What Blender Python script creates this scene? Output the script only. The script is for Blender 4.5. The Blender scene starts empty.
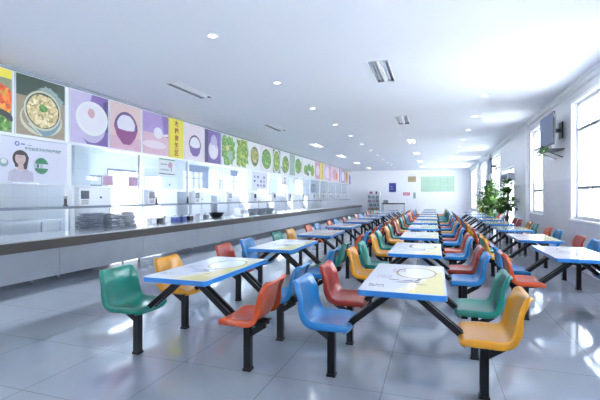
import bpy, math, random
from mathutils import Vector, Matrix
random.seed(7)
SC = bpy.context.scene
COL = SC.collection
R = math.radians

# ------------------------------------------------------------------ materials
def lin(c):
    c /= 255.0
    return c / 12.92 if c <= 0.04045 else ((c + 0.055) / 1.055) ** 2.4
def rgb(r, g, b):
    return (lin(r), lin(g), lin(b), 1.0)

def new_mat(name):
    m = bpy.data.materials.new(name); m.use_nodes = True
    nt = m.node_tree
    return m, nt, nt.nodes['Principled BSDF']

def mat(name, col, rough=0.5, metal=0.0, coat=0.0, emit=None, estr=0.0, vary=0.0, vscale=8.0, bump=0.0, bscale=40.0, spec=None):
    m, nt, b = new_mat(name)
    b.inputs['Base Color'].default_value = col
    b.inputs['Roughness'].default_value = rough
    b.inputs['Metallic'].default_value = metal
    b.inputs['Coat Weight'].default_value = coat
    b.inputs['Coat Roughness'].default_value = 0.04
    if spec is not None: b.inputs['Specular IOR Level'].default_value = spec
    if emit:
        b.inputs['Emission Color'].default_value = emit
        b.inputs['Emission Strength'].default_value = estr
    if vary or bump:
        tc = nt.nodes.new('ShaderNodeTexCoord')
        n = nt.nodes.new('ShaderNodeTexNoise'); n.inputs['Scale'].default_value = vscale; n.inputs['Detail'].default_value = 4
        nt.links.new(tc.outputs['Object'], n.inputs['Vector'])
        if vary:
            mx = nt.nodes.new('ShaderNodeMix'); mx.data_type = 'RGBA'
            mx.inputs[6].default_value = tuple(max(0, x * (1 - vary)) for x in col[:3]) + (1,)
            mx.inputs[7].default_value = tuple(min(1, x * (1 + vary)) for x in col[:3]) + (1,)
            nt.links.new(n.outputs['Fac'], mx.inputs[0]); nt.links.new(mx.outputs[2], b.inputs['Base Color'])
        if bump:
            n2 = nt.nodes.new('ShaderNodeTexNoise'); n2.inputs['Scale'].default_value = bscale; n2.inputs['Detail'].default_value = 3
            nt.links.new(tc.outputs['Object'], n2.inputs['Vector'])
            bp = nt.nodes.new('ShaderNodeBump'); bp.inputs['Strength'].default_value = bump; bp.inputs['Distance'].default_value = 0.01
            nt.links.new(n2.outputs['Fac'], bp.inputs['Height']); nt.links.new(bp.outputs['Normal'], b.inputs['Normal'])
            if coat: nt.links.new(bp.outputs['Normal'], b.inputs['Coat Normal'])
    return m

def mat_food(name, cols, scale=14.0, rough=0.55):
    """mottled printed food: voronoi cells run through a colour ramp"""
    m, nt, b = new_mat(name)
    tc = nt.nodes.new('ShaderNodeTexCoord')
    v = nt.nodes.new('ShaderNodeTexVoronoi'); v.inputs['Scale'].default_value = scale
    n = nt.nodes.new('ShaderNodeTexNoise'); n.inputs['Scale'].default_value = scale * 0.7; n.inputs['Detail'].default_value = 5
    nt.links.new(tc.outputs['Object'], v.inputs['Vector']); nt.links.new(tc.outputs['Object'], n.inputs['Vector'])
    sep = nt.nodes.new('ShaderNodeSeparateColor'); nt.links.new(v.outputs['Color'], sep.inputs[0])
    ad = nt.nodes.new('ShaderNodeMath'); ad.operation = 'ADD'
    nt.links.new(sep.outputs[0], ad.inputs[0]); nt.links.new(n.outputs['Fac'], ad.inputs[1])
    ml = nt.nodes.new('ShaderNodeMath'); ml.operation = 'MULTIPLY_ADD'; ml.inputs[1].default_value = 0.75; ml.inputs[2].default_value = -0.25
    nt.links.new(ad.outputs[0], ml.inputs[0])
    r = nt.nodes.new('ShaderNodeValToRGB')
    e = r.color_ramp.elements
    while len(e) < len(cols): e.new(0.5)
    for i, c in enumerate(cols):
        e[i].position = i / (len(cols) - 1); e[i].color = c
    nt.links.new(ml.outputs[0], r.inputs[0]); nt.links.new(r.outputs[0], b.inputs['Base Color'])
    b.inputs['Roughness'].default_value = rough
    return m

def mat_brick(name, c1, c2, mortar, w, h, msize, axes, off=(0, 0), rough=0.2, spec=0.5, bumpy=0.0):
    m, nt, b = new_mat(name)
    g = nt.nodes.new('ShaderNodeNewGeometry')
    s = nt.nodes.new('ShaderNodeSeparateXYZ'); nt.links.new(g.outputs['Position'], s.inputs[0])
    cm = nt.nodes.new('ShaderNodeCombineXYZ')
    for i, ax in enumerate(axes):
        a = nt.nodes.new('ShaderNodeMath'); a.operation = 'ADD'; a.inputs[1].default_value = off[i]
        nt.links.new(s.outputs['XYZ'.index(ax)], a.inputs[0]); nt.links.new(a.outputs[0], cm.inputs[i])
    br = nt.nodes.new('ShaderNodeTexBrick'); br.offset = 0.0; br.squash = 1.0
    br.inputs['Scale'].default_value = 1.0
    br.inputs['Color1'].default_value = c1; br.inputs['Color2'].default_value = c2; br.inputs['Mortar'].default_value = mortar
    br.inputs['Brick Width'].default_value = w; br.inputs['Row Height'].default_value = h; br.inputs['Mortar Size'].default_value = msize
    br.inputs['Mortar Smooth'].default_value = 0.3
    nt.links.new(cm.outputs[0], br.inputs['Vector'])
    n = nt.nodes.new('ShaderNodeTexNoise'); n.inputs['Scale'].default_value = 1.3; n.inputs['Detail'].default_value = 6
    nt.links.new(g.outputs['Position'], n.inputs['Vector'])
    mx = nt.nodes.new('ShaderNodeMix'); mx.data_type = 'RGBA'; mx.blend_type = 'MULTIPLY'; mx.inputs[0].default_value = 0.12
    nt.links.new(br.outputs['Color'], mx.inputs[6]); nt.links.new(n.outputs['Color'], mx.inputs[7])
    nt.links.new(mx.outputs[2], b.inputs['Base Color'])
    b.inputs['Roughness'].default_value = rough; b.inputs['Specular IOR Level'].default_value = spec
    if bumpy:
        bp = nt.nodes.new('ShaderNodeBump'); bp.inputs['Strength'].default_value = bumpy; bp.inputs['Distance'].default_value = 0.004
        nt.links.new(n.outputs['Fac'], bp.inputs['Height']); nt.links.new(bp.outputs['Normal'], b.inputs['Normal'])
    return m, br, nt, s

def mat_glass(name, tint=(0.97, 0.99, 1.0, 1), lo=0.03, hi=0.5):
    m = bpy.data.materials.new(name); m.use_nodes = True
    nt = m.node_tree; nt.nodes.clear()
    o = nt.nodes.new('ShaderNodeOutputMaterial'); t = nt.nodes.new('ShaderNodeBsdfTransparent'); g = nt.nodes.new('ShaderNodeBsdfGlossy')
    t.inputs[0].default_value = tint; g.inputs['Roughness'].default_value = 0.02
    lw = nt.nodes.new('ShaderNodeLayerWeight'); lw.inputs['Blend'].default_value = 0.5
    p = nt.nodes.new('ShaderNodeMath'); p.operation = 'POWER'; p.inputs[1].default_value = 4.0
    ma = nt.nodes.new('ShaderNodeMath'); ma.operation = 'MULTIPLY_ADD'; ma.inputs[1].default_value = hi; ma.inputs[2].default_value = lo
    mx = nt.nodes.new('ShaderNodeMixShader')
    nt.links.new(lw.outputs['Facing'], p.inputs[0]); nt.links.new(p.outputs[0], ma.inputs[0]); nt.links.new(ma.outputs[0], mx.inputs[0])
    nt.links.new(t.outputs[0], mx.inputs[1]); nt.links.new(g.outputs[0], mx.inputs[2]); nt.links.new(mx.outputs[0], o.inputs[0])
    return m

M = {}
M['ceil'] = mat('ceiling_paint', (0.80, 0.83, 0.90, 1), 0.7, vary=0.02, vscale=0.6)
M['wall'] = mat('wall_paint', (0.88, 0.88, 0.91, 1), 0.6)
M['white'] = mat('white_paint', (0.86, 0.88, 0.90, 1), 0.4)
M['whitegloss'] = mat('white_gloss', (0.85, 0.87, 0.90, 1), 0.2)
M['frame'] = mat('window_frame_white', (0.85, 0.87, 0.9, 1), 0.35)
M['greybar'] = mat('grey_aluminium', (0.22, 0.25, 0.30, 1), 0.4, 0.3)
M['alu'] = mat('bright_aluminium', (0.70, 0.73, 0.78, 1), 0.3, 0.7)
M['steel'] = mat('brushed_steel', (0.40, 0.44, 0.50, 1), 0.34, 0.85, vary=0.08, vscale=3)
M['steeltop'] = mat('worktop_steel', (0.74, 0.77, 0.80, 1), 0.22, 0.6)
M['steeldark'] = mat('tray_steel', (0.42, 0.46, 0.54, 1), 0.22, 0.9)
M['apron'] = mat('dark_apron', rgb(70, 66, 64), 0.45)
M['shadowgap'] = mat('plinth_dark', rgb(50, 52, 56), 0.6)
M['blackmetal'] = mat('black_powdercoat', rgb(18, 21, 26), 0.38, spec=0.3)
M['blueedge'] = mat('blue_edge_band', rgb(34, 116, 186), 0.28, coat=0.4)
M['top'] = mat('printed_top_white', rgb(226, 228, 236), 0.16, coat=0.5)
M['p_yellow'] = mat('print_yellow', rgb(240, 226, 150), 0.16, coat=0.5, vary=0.10, vscale=9)
M['p_pale'] = mat('print_pale_yellow', rgb(243, 238, 205), 0.16, coat=0.5)
M['p_tan'] = mat('print_tan', rgb(196, 172, 128), 0.16, coat=0.5)
M['p_brown'] = mat('print_brown', rgb(112, 84, 86), 0.2, coat=0.5)
M['p_mauve'] = mat('print_mauve', rgb(140, 112, 172), 0.2, coat=0.5)
M['p_white'] = mat('print_white', rgb(238, 238, 242), 0.16, coat=0.5)
PLASTIC = {'teal': rgb(6, 122, 106), 'yellow': rgb(198, 134, 8), 'red': rgb(152, 38, 20), 'blue': rgb(16, 106, 164), 'orange': rgb(182, 64, 14)}
for k, c in PLASTIC.items():
    M['seat_' + k] = mat('plastic_' + k, c, 0.34, coat=0.75, bump=0.2, bscale=22.0, spec=0.25)
M['paneglass'] = mat_glass('window_glass')
M['screenglass'] = mat_glass('screen_glass', (0.95, 0.98, 1.0, 1), 0.04, 0.6)
M['dark'] = mat('dark_plastic', rgb(30, 34, 44), 0.3)
M['screen'] = mat('tv_screen', rgb(140, 150, 176), 0.6, spec=0.1)
M['devscreen'] = mat('reader_screen', rgb(52, 66, 84), 0.15)
M['rubber'] = mat('grey_fitting', rgb(150, 156, 168), 0.4)
M['lamp'] = mat('lamp_lit', (1, 1, 1, 1), 0.5, emit=(1, 0.97, 0.92, 1), estr=12.0)
M['tubelit'] = mat('tube_lit', (1, 1, 1, 1), 0.5, emit=(1, 0.98, 0.95, 1), estr=10.0)
M['reflector'] = mat('louvre_reflector', rgb(226, 230, 238), 0.5)
M['side_shade'] = mat('troffer_side_shade', rgb(130, 138, 152), 0.5)  # grey of the troffer side walls paints in the shade of the recess
M['tubeoff'] = mat('tube_unlit', rgb(225, 230, 238), 0.3)

floor_mat, _b, _nt, _s = mat_brick('floor_tiles', (0.325, 0.36, 0.42, 1), (0.315, 0.348, 0.405, 1), (0.20, 0.215, 0.24, 1), 0.83, 0.80, 0.004, 'XY', (1.195 + 8.3, 40 * 0.8 - 3.72), 0.06, 0.9, 0.02)
M['floor'] = floor_mat
# right wall: large wall tiles up to 1.79 m, paint above
rw, br, nt, sep = mat_brick('window_wall', (0.80, 0.80, 0.87, 1), (0.84, 0.84, 0.90, 1), (0.70, 0.70, 0.76, 1), 0.30, 0.60, 0.004, 'YZ', (30, 0.01), 0.25)
lt = nt.nodes.new('ShaderNodeMath'); lt.operation = 'GREATER_THAN'; lt.inputs[1].default_value = 1.79
nt.links.new(sep.outputs[2], lt.inputs[0])
pm = nt.nodes.new('ShaderNodeMix'); pm.data_type = 'RGBA'; pm.inputs[7].default_value = (0.86, 0.87, 0.90, 1)
bs = nt.nodes['Principled BSDF']; src = bs.inputs['Base Color'].links[0].from_socket
nt.links.new(lt.outputs[0], pm.inputs[0]); nt.links.new(src, pm.inputs[6]); nt.links.new(pm.outputs[2], bs.inputs['Base Color'])
M['rightwall'] = rw
kt, *_ = mat_brick('kitchen_tiles', (0.80, 0.84, 0.87, 1), (0.82, 0.86, 0.89, 1), (0.66, 0.70, 0.74, 1), 0.30, 0.30, 0.004, 'YZ', (30, 10), 0.25)
M['kitchentile'] = kt

# ------------------------------------------------------------------ mesh builder
class MB:
    def __init__(s): s.v = []; s.f = []; s.m = []; s.mats = []; s.smooth = []
    def slot(s, m):
        if m not in s.mats: s.mats.append(m)
        return s.mats.index(m)
    def face(s, pts, m, smooth=False):
        i = len(s.v); s.v += [tuple(p) for p in pts]
        s.f.append(tuple(range(i, i + len(pts)))); s.m.append(s.slot(m)); s.smooth.append(smooth)
    def box(s, x0, x1, y0, y1, z0, z1, m, T=None):
        p = [(x0, y0, z0), (x1, y0, z0), (x1, y1, z0), (x0, y1, z0), (x0, y0, z1), (x1, y0, z1), (x1, y1, z1), (x0, y1, z1)]
        if T: p = [tuple(T @ Vector(q)) for q in p]
        i = len(s.v); s.v += p; k = s.slot(m)
        for q in ((0, 3, 2, 1), (4, 5, 6, 7), (0, 1, 5, 4), (1, 2, 6, 5), (2, 3, 7, 6), (3, 0, 4, 7)):
            s.f.append(tuple(i + a for a in q)); s.m.append(k); s.smooth.append(False)
    def cyl(s, c, r, h, m, n=20, r2=None, axis='Z', cap=True):
        r2 = r if r2 is None else r2
        i = len(s.v); k = s.slot(m)
        def P(a, rr, t):
            u, w = rr * math.cos(a), rr * math.sin(a)
            return {'Z': (c[0] + u, c[1] + w, c[2] + t), 'X': (c[0] + t, c[1] + u, c[2] + w), 'Y': (c[0] + w, c[1] + t, c[2] + u)}[axis]
        for j in range(n): s.v.append(P(2 * math.pi * j / n, r, 0))
        for j in range(n): s.v.append(P(2 * math.pi * j / n, r2, h))
        for j in range(n):
            s.f.append((i + j, i + (j + 1) % n, i + n + (j + 1) % n, i + n + j)); s.m.append(k); s.smooth.append(True)
        if cap:
            s.f.append(tuple(i + n - 1 - j for j in range(n))); s.m.append(k); s.smooth.append(False)
            s.f.append(tuple(i + n + j for j in range(n))); s.m.append(k); s.smooth.append(False)
    def lathe(s, c, prof, m, n=24):
        i = len(s.v); k = s.slot(m)
        for (r, z) in prof:
            for j in range(n):
                a = 2 * math.pi * j / n; s.v.append((c[0] + r * math.cos(a), c[1] + r * math.sin(a), c[2] + z))
        for q in range(len(prof) - 1):
            for j in range(n):
                s.f.append((i + q * n + j, i + q * n + (j + 1) % n, i + (q + 1) * n + (j + 1) % n, i + (q + 1) * n + j)); s.m.append(k); s.smooth.append(True)
    def bar(s, pts, w, h, m):
        """rectangular tube swept through pts lying in a plane of constant y (mitred)"""
        i = len(s.v); k = s.slot(m); n = len(pts)
        P = [Vector(p) for p in pts]
        for a in range(n):
            d = (P[min(a + 1, n - 1)] - P[max(a - 1, 0)]).normalized()
            up = Vector((-d.z, 0, d.x))
            if 0 < a < n - 1:
                d0 = (P[a] - P[a - 1]).normalized(); up = up / max(0.5, d.dot(d0))
            for sy, su in ((-1, -1), (1, -1), (1, 1), (-1, 1)):
                s.v.append(tuple(P[a] + up * (su * h / 2) + Vector((0, sy * w / 2, 0))))
        for a in range(n - 1):
            for q in range(4):
                s.f.append((i + a * 4 + q, i + a * 4 + (q + 1) % 4, i + a * 4 + 4 + (q + 1) % 4, i + a * 4 + 4 + q)); s.m.append(k); s.smooth.append(False)
        s.f.append((i + 3, i + 2, i + 1, i)); s.m.append(k); s.smooth.append(False)
        j = i + (n - 1) * 4
        s.f.append((j, j + 1, j + 2, j + 3)); s.m.append(k); s.smooth.append(False)
    def build(s, name, parent=None, bevel=0.0, seg=2, loc=None):
        me = bpy.data.meshes.new(name); me.from_pydata(s.v, [], s.f)
        for m in s.mats: me.materials.append(m)
        me.polygons.foreach_set('material_index', s.m); me.polygons.foreach_set('use_smooth', s.smooth)
        me.update()
        o = bpy.data.objects.new(name, me); COL.objects.link(o)
        if parent: o.parent = parent
        if loc: o.location = loc
        if bevel:
            b = o.modifiers.new('bevel', 'BEVEL'); b.width = bevel; b.segments = seg; b.limit_method = 'ANGLE'; b.angle_limit = R(40)
        return o

def tag(o, label=None, cat=None, group=None, kind=None):
    if label: o['label'] = label
    if cat: o['category'] = cat
    if group: o['group'] = group
    if kind: o['kind'] = kind
    return o
def empty(name, loc, label=None, cat=None, group=None, kind=None):
    o = bpy.data.objects.new(name, None); COL.objects.link(o); o.location = loc; o.empty_display_size = 0.1
    return tag(o, label, cat, group, kind)
def one_box(name, x0, x1, y0, y1, z0, z1, m, parent=None, bevel=0.0):
    b = MB(); b.box(x0, x1, y0, y1, z0, z1, m); return b.build(name, parent, bevel)
def struct(o): o['kind'] = 'structure'; return o
ORD = ['nearest', 'second', 'third', 'fourth', 'fifth', 'sixth', 'seventh', 'eighth', 'ninth', 'tenth', 'eleventh', 'twelfth', 'thirteenth', 'fourteenth', 'fifteenth', 'sixteenth']

def text_mesh(name, body, size, m, matrix, parent, extrude=0.0015):
    cu = bpy.data.curves.new(name, 'FONT'); cu.body = body; cu.size = size; cu.align_x = 'CENTER'; cu.align_y = 'CENTER'
    cu.extrude = extrude; cu.offset = size * 0.022
    t = bpy.data.objects.new(name + '_curve', cu); COL.objects.link(t)
    bpy.context.view_layer.update()
    me = bpy.data.meshes.new_from_object(t.evaluated_get(bpy.context.evaluated_depsgraph_get()))
    bpy.data.objects.remove(t); bpy.data.curves.remove(cu)
    me.name = name; me.materials.clear(); me.materials.append(m)
    me.transform(matrix)
    o = bpy.data.objects.new(name, me); COL.objects.link(o); o.parent = parent
    return o
# text lying on a plane facing +X: reading direction +Y, up +Z
FACE_PX = Matrix(((0, 0, 1, 0), (1, 0, 0, 0), (0, 1, 0, 0), (0, 0, 0, 1)))
# text on a plane facing -Y: reading direction +X, up +Z
FACE_MY = Matrix(((1, 0, 0, 0), (0, 0, -1, 0), (0, 1, 0, 0), (0, 0, 0, 1)))

# ------------------------------------------------------------------ room dimensions
CEIL = 3.65; XR = 2.65; XG = -6.9; XK = -9.6; YF = 34.4; YN = -3.2

# floor
b = MB(); b.box(XK - 0.2, XR + 0.3, YN - 0.2, YF + 0.2, -0.2, 0.0, M['floor']); struct(b.build('floor'))

# ceiling with recesses for the troffers
TROFFERS = [(x, 2.5 + 4.77 * k) for x in (-4.9, -0.9) for k in range(7)]
HW, HL = 0.16, 0.63
xs = sorted({XG - 0.1, XR + 0.3} | {x + d for x in (-4.9, -0.9) for d in (-HW, HW)})
ys = sorted({YN - 0.2, YF + 0.2} | {2.5 + 4.77 * k + d for k in range(7) for d in (-HL, HL)})
b = MB()
for i in range(len(xs) - 1):
    for j in range(len(ys) - 1):
        cx, cy = (xs[i] + xs[i + 1]) / 2, (ys[j] + ys[j + 1]) / 2
        if any(abs(cx - x) < HW and abs(cy - y) < HL for x, y in TROFFERS): continue
        b.face([(xs[i], ys[j], CEIL), (xs[i], ys[j + 1], CEIL), (xs[i + 1], ys[j + 1], CEIL), (xs[i + 1], ys[j], CEIL)], M['ceil'])
b.box(XG - 0.1, XR + 0.3, YN - 0.2, YF + 0.2, CEIL + 0.15, CEIL + 0.35, M['ceil'])
struct(b.build('ceiling'))

# right wall with openings (y0, y1, z0, z1)
WIN = [(-1.4, 0.6, .97, 3.3), (2.2, 4.6, .97, 3.3), (6.2, 9.5, .97, 3.3), (11.8, 13.2, .97, 3.3), (19.0, 21.4, .97, 3.3), (23.6, 26.4, .97, 3.3), (28.6, 32.8, .6, 3.3)]  # first opening, unseen behind the camera, added back for frontal light
DOORO = (15.5, 18.6, 0.0, 2.53)
ops = sorted(WIN + [DOORO])
b = MB(); y = YN - 0.2
for (y0, y1, z0, z1) in ops:
    b.box(XR, XR + 0.28, y, y0, 0, CEIL, M['rightwall'])
    if z0 > 0: b.box(XR, XR + 0.28, y0, y1, 0, z0, M['rightwall'])
    b.box(XR, XR + 0.28, y0, y1, z1, CEIL, M['rightwall'])
    y = y1
b.box(XR, XR + 0.28, y, YF + 0.2, 0, CEIL, M['rightwall'])
struct(b.build('wall_right'))
# column casings standing a little proud of the wall
for i, (y0, y1, d) in enumerate([(13.4, 15.3, .10), (21.9, 23.2, .10), (27.0, 28.1, .10)]):
    b = MB(); b.box(XR - d, XR, y0, y1, 0, CEIL, M['rightwall']); struct(b.build('trim_%d' % (i + 1)))
# cornice strip at ceiling along the windows
b = MB(); b.box(XR - 0.05, XR, YN, YF, 3.52, CEIL, M['white']); b.box(XR - 0.08, XR - 0.05, YN, YF, 3.60, CEIL, M['white'])
struct(b.build('trim_4'))
b = MB(); b.box(XR - 0.012, XR, YN, 15.5, 0, 0.1, M['wall']); struct(b.build('baseboard_right'))

def window(n, y0, y1, z0, z1):
    root = empty('window_%d' % n, (XR + 0.12, (y0 + y1) / 2, z0), kind='structure')
    L = (y1 - y0) / 2; H = z1 - z0; w = 0.065
    f = MB()
    f.box(-.035, .035, -L, -L + w, 0, H, M['frame']); f.box(-.035, .035, L - w, L, 0, H, M['frame'])
    f.box(-.035, .035, -L + w, L - w, 0, w, M['frame']); f.box(-.035, .035, -L + w, L - w, H - w, H, M['frame'])
    f.build('window_frame', root, 0.006)
    for zz in (1.59 - z0, 2.755 - z0):
        t = MB(); t.box(-.04, .03, -L + w, L - w, zz - .03, zz + .03, M['greybar']); t.build('transom', root)
    k = max(2, round((y1 - y0) / 0.78))
    for i in range(1, k):
        yy = -L + 2 * L * i / k
        t = MB(); t.box(-.03, .03, yy - .022, yy + .022, w, H - w, M['alu' if i % 2 else 'frame']); t.build('mullion', root)
    g = MB(); g.box(-.003, .003, -L + w, L - w, w, H - w, M['paneglass']); g.build('pane', root)
    s = MB(); s.box(-.17, .04, -L - .05, L + .05, -.035, 0, M['white']); s.build('window_sill', root, 0.006)
    # plaster reveal casing on the room side
    c = MB()
    for (a0, a1, b0, b1) in ((-L - .06, -L, 0, H + .06), (L, L + .06, 0, H + .06), (-L, L, H, H + .06)):
        c.box(-.135, -.12, a0, a1, b0, b1, M['white'])
    c.build('casing', root)
for i, w in enumerate(WIN): window(i + 1, *w)

# glazed exit door in the right wall
root = empty('door_1', (XR + 0.12, 17.05, 0), kind='structure')
f = MB()
for a in (-1.55, -.03, 1.49): f.box(-.04, .04, a, a + .06, 0, 2.53, M['alu'])
f.box(-.04, .04, -1.55, 1.55, 2.47, 2.53, M['alu']); f.box(-.04, .04, -1.49, 1.49, 2.02, 2.07, M['alu'])
f.build('door_frame', root)
g = MB(); g.box(-.004, .004, -1.49, 1.49, .02, 2.47, M['paneglass']); g.build('pane', root)
h = MB(); h.box(-.08, -.05, -.16, -.13, .9, 1.3, M['alu']); h.box(-.08, -.05, .13, .16, .9, 1.3, M['alu']); h.build('door_handle', root)

# far wall and near wall
b = MB(); b.box(XK - .2, XR + .3, YF, YF + .2, 0, CEIL, M['wall']); struct(b.build('wall_far'))
b = MB()
NEAR_FILL = [(-6.0, -4.3)]  # unseen window added behind the camera as frontal fill light
x = XK - .2
for (x0, x1) in NEAR_FILL:
    b.box(x, x0, YN - .2, YN, 0, CEIL, M['wall']); b.box(x0, x1, YN - .2, YN, 0, .9, M['wall']); b.box(x0, x1, YN - .2, YN, 3.2, CEIL, M['wall']); x = x1
b.box(x, XR + .3, YN - .2, YN, 0, CEIL, M['wall']); struct(b.build('wall_near'))
for i, (x0, x1) in enumerate(NEAR_FILL):
    root = empty('window_%d' % (20 + i), ((x0 + x1) / 2, YN - .1, .9), kind='structure'); L = (x1 - x0) / 2  # added opening that lets fill light in from behind
    f = MB()
    for a in (-L, -.03, L - .06): f.box(a, a + .06, -.03, .03, 0, 2.3, M['frame'])
    f.box(-L, L, -.03, .03, 0, .06, M['frame']); f.box(-L, L, -.03, .03, 2.24, 2.3, M['frame']); f.build('window_frame', root)
    g = MB(); g.box(-L + .06, L - .06, -.003, .003, .06, 2.24, M['paneglass']); g.build('pane', root)

# kitchen: back wall with a bright doorway and windows, lower ceiling
KOP = [(2.2, 4.2, 1.2, 2.6), (9.8, 11.4, 0.0, 2.3), (15.0, 16.5, 1.63, 2.69), (17.9, 19.4, 1.63, 2.69), (20.9, 22.4, 1.63, 2.69), (24.0, 25.6, 1.63, 2.69), (27.4, 29.0, 1.63, 2.69)]
b = MB(); y = YN - .2
for (y0, y1, z0, z1) in KOP:
    b.box(XK - .2, XK, y, y0, 0, 3.1, M['kitchentile'])
    if z0 > 0: b.box(XK - .2, XK, y0, y1, 0, z0, M['kitchentile'])
    b.box(XK - .2, XK, y0, y1, z1, 3.1, M['kitchentile']); y = y1
b.box(XK - .2, XK, y, YF + .2, 0, 3.1, M['kitchentile']); struct(b.build('wall_left'))
b = MB(); b.box(XK - .2, XG - .1, YN - .2, YF + .2, 3.1, 3.2, M['ceil']); b.build('ceiling_kitchen')['kind'] = 'structure'
# wall band above the serving screen that carries the posters
b = MB(); b.box(XG - .12, XG - .03, YN, YF, 2.46, CEIL, M['white']); struct(b.build('wall_servery'))
b = MB(); b.box(XG - .03, XG + .03, YN, YF, 3.60, CEIL, M['greybar']); b.box(XG - .03, XG + .035, YN, YF, 2.455, 2.495, M['alu']); struct(b.build('trim_5'))
for i, (y0, y1, z0, z1) in enumerate(KOP):
    nm = 'door_2' if z0 == 0 else 'window_%d' % (30 + i)
    root = empty(nm, (XK - .1, (y0 + y1) / 2, z0), kind='structure'); L = (y1 - y0) / 2; H = z1 - z0
    f = MB(); fm = M['greybar'] if z0 == 0 else M['frame']
    for a in ((-L, L - .06) if z0 == 0 else (-L, -.025, L - .06)): f.box(-.05, .11, a, a + .06, 0, H, fm)
    f.box(-.05, .11, -L, L, H - .07, H, fm)
    if z0 > 0: f.box(-.05, .05, -L, L, 0, .05, fm)
    f.build('window_frame' if z0 > 0 else 'door_frame', root)
    g = MB(); g.box(-.003, .003, -L + .06, L - .06, .02, H - .07, M['paneglass']); g.build('pane', root)

# ------------------------------------------------------------------ outside
M['ground'] = mat('outdoor_concrete', (0.80, 0.80, 0.78, 1), 0.9, vary=0.05, vscale=0.3)
b = MB(); b.box(XR + .3, 70, -50, 90, -.3, -.22, M['ground']); struct(b.build('ground_right'))
b = MB(); b.box(-60, XK - .25, -50, 90, -.3, -.22, M['ground']); struct(b.build('ground_left'))
b = MB(); b.box(XK - .25, XR + .3, -50, YN - .25, -.3, -.22, M['ground']); struct(b.build('ground_near'))

# ------------------------------------------------------------------ dining tables with fixed seats
def seat_mesh(color):
    prof = [(.004, .400, .182), (.000, .420, .190), (.010, .440, .197), (.040, .451, .204), (.10, .447, .210), (.17, .437, .213), (.24, .431, .213), (.295, .437, .212),
            (.332, .460, .211), (.355, .505, .211), (.370, .560, .211), (.382, .615, .209), (.391, .665, .206), (.400, .705, .200), (.408, .735, .190), (.419, .754, .176), (.436, .760, .166), (.450, .748, .160)]
    S = [-1.05, -1.04, -1.0, -.92, -.76, -.5, -.2, .2, .5, .76, .92, 1.0, 1.04, 1.05]
    n = len(prof); V = []
    for i, (x, z, hw) in enumerate(prof):
        a = prof[max(i - 1, 0)]; c = prof[min(i + 1, n - 1)]
        t = Vector((c[0] - a[0], 0, c[1] - a[1])).normalized(); nr = Vector((-t.z, 0, t.x))
        edge = min(1.0, i / 4.0, (n - 1 - i) / 3.0)
        for s in S:
            q = abs(s)
            rise = (.040 if 5 <= i <= 12 else .024) * edge * min(1, q) ** 3
            sk = .015 + (.040 if i <= 10 else .022) * edge
            if q > 1.045: rise -= sk
            elif q > 1.02: rise -= sk * .35
            px = x + (.030 * max(0, (2.6 - i)) / 2.6 * min(1, q) ** 4)
            V.append(Vector((px, s * hw, z)) + nr * rise)
    F = []
    m = len(S)
    for i in range(n - 1):
        for j in range(m - 1):
            F.append((i * m + j, (i + 1) * m + j, (i + 1) * m + j + 1, i * m + j + 1))
    me = bpy.data.meshes.new('seat_' + color); me.from_pydata([tuple(v) for v in V], [], F)
    me.polygons.foreach_set('use_smooth', [True] * len(F)); me.materials.append(M['seat_' + color]); me.update()
    # bake solidify + subdivision so that every copy shares light-weight data
    o = bpy.data.objects.new('tmp', me); COL.objects.link(o)
    so = o.modifiers.new('s', 'SOLIDIFY'); so.thickness = .007; so.offset = 0
    su = o.modifiers.new('d', 'SUBSURF'); su.levels = 1; su.render_levels = 1
    bpy.context.view_layer.update()
    out = bpy.data.meshes.new_from_object(o.evaluated_get(bpy.context.evaluated_depsgraph_get()))
    out.name = 'seat_' + color
    bpy.data.objects.remove(o); bpy.data.meshes.remove(me)
    return out
SEAT = {k: seat_mesh(k) for k in PLASTIC}

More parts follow.
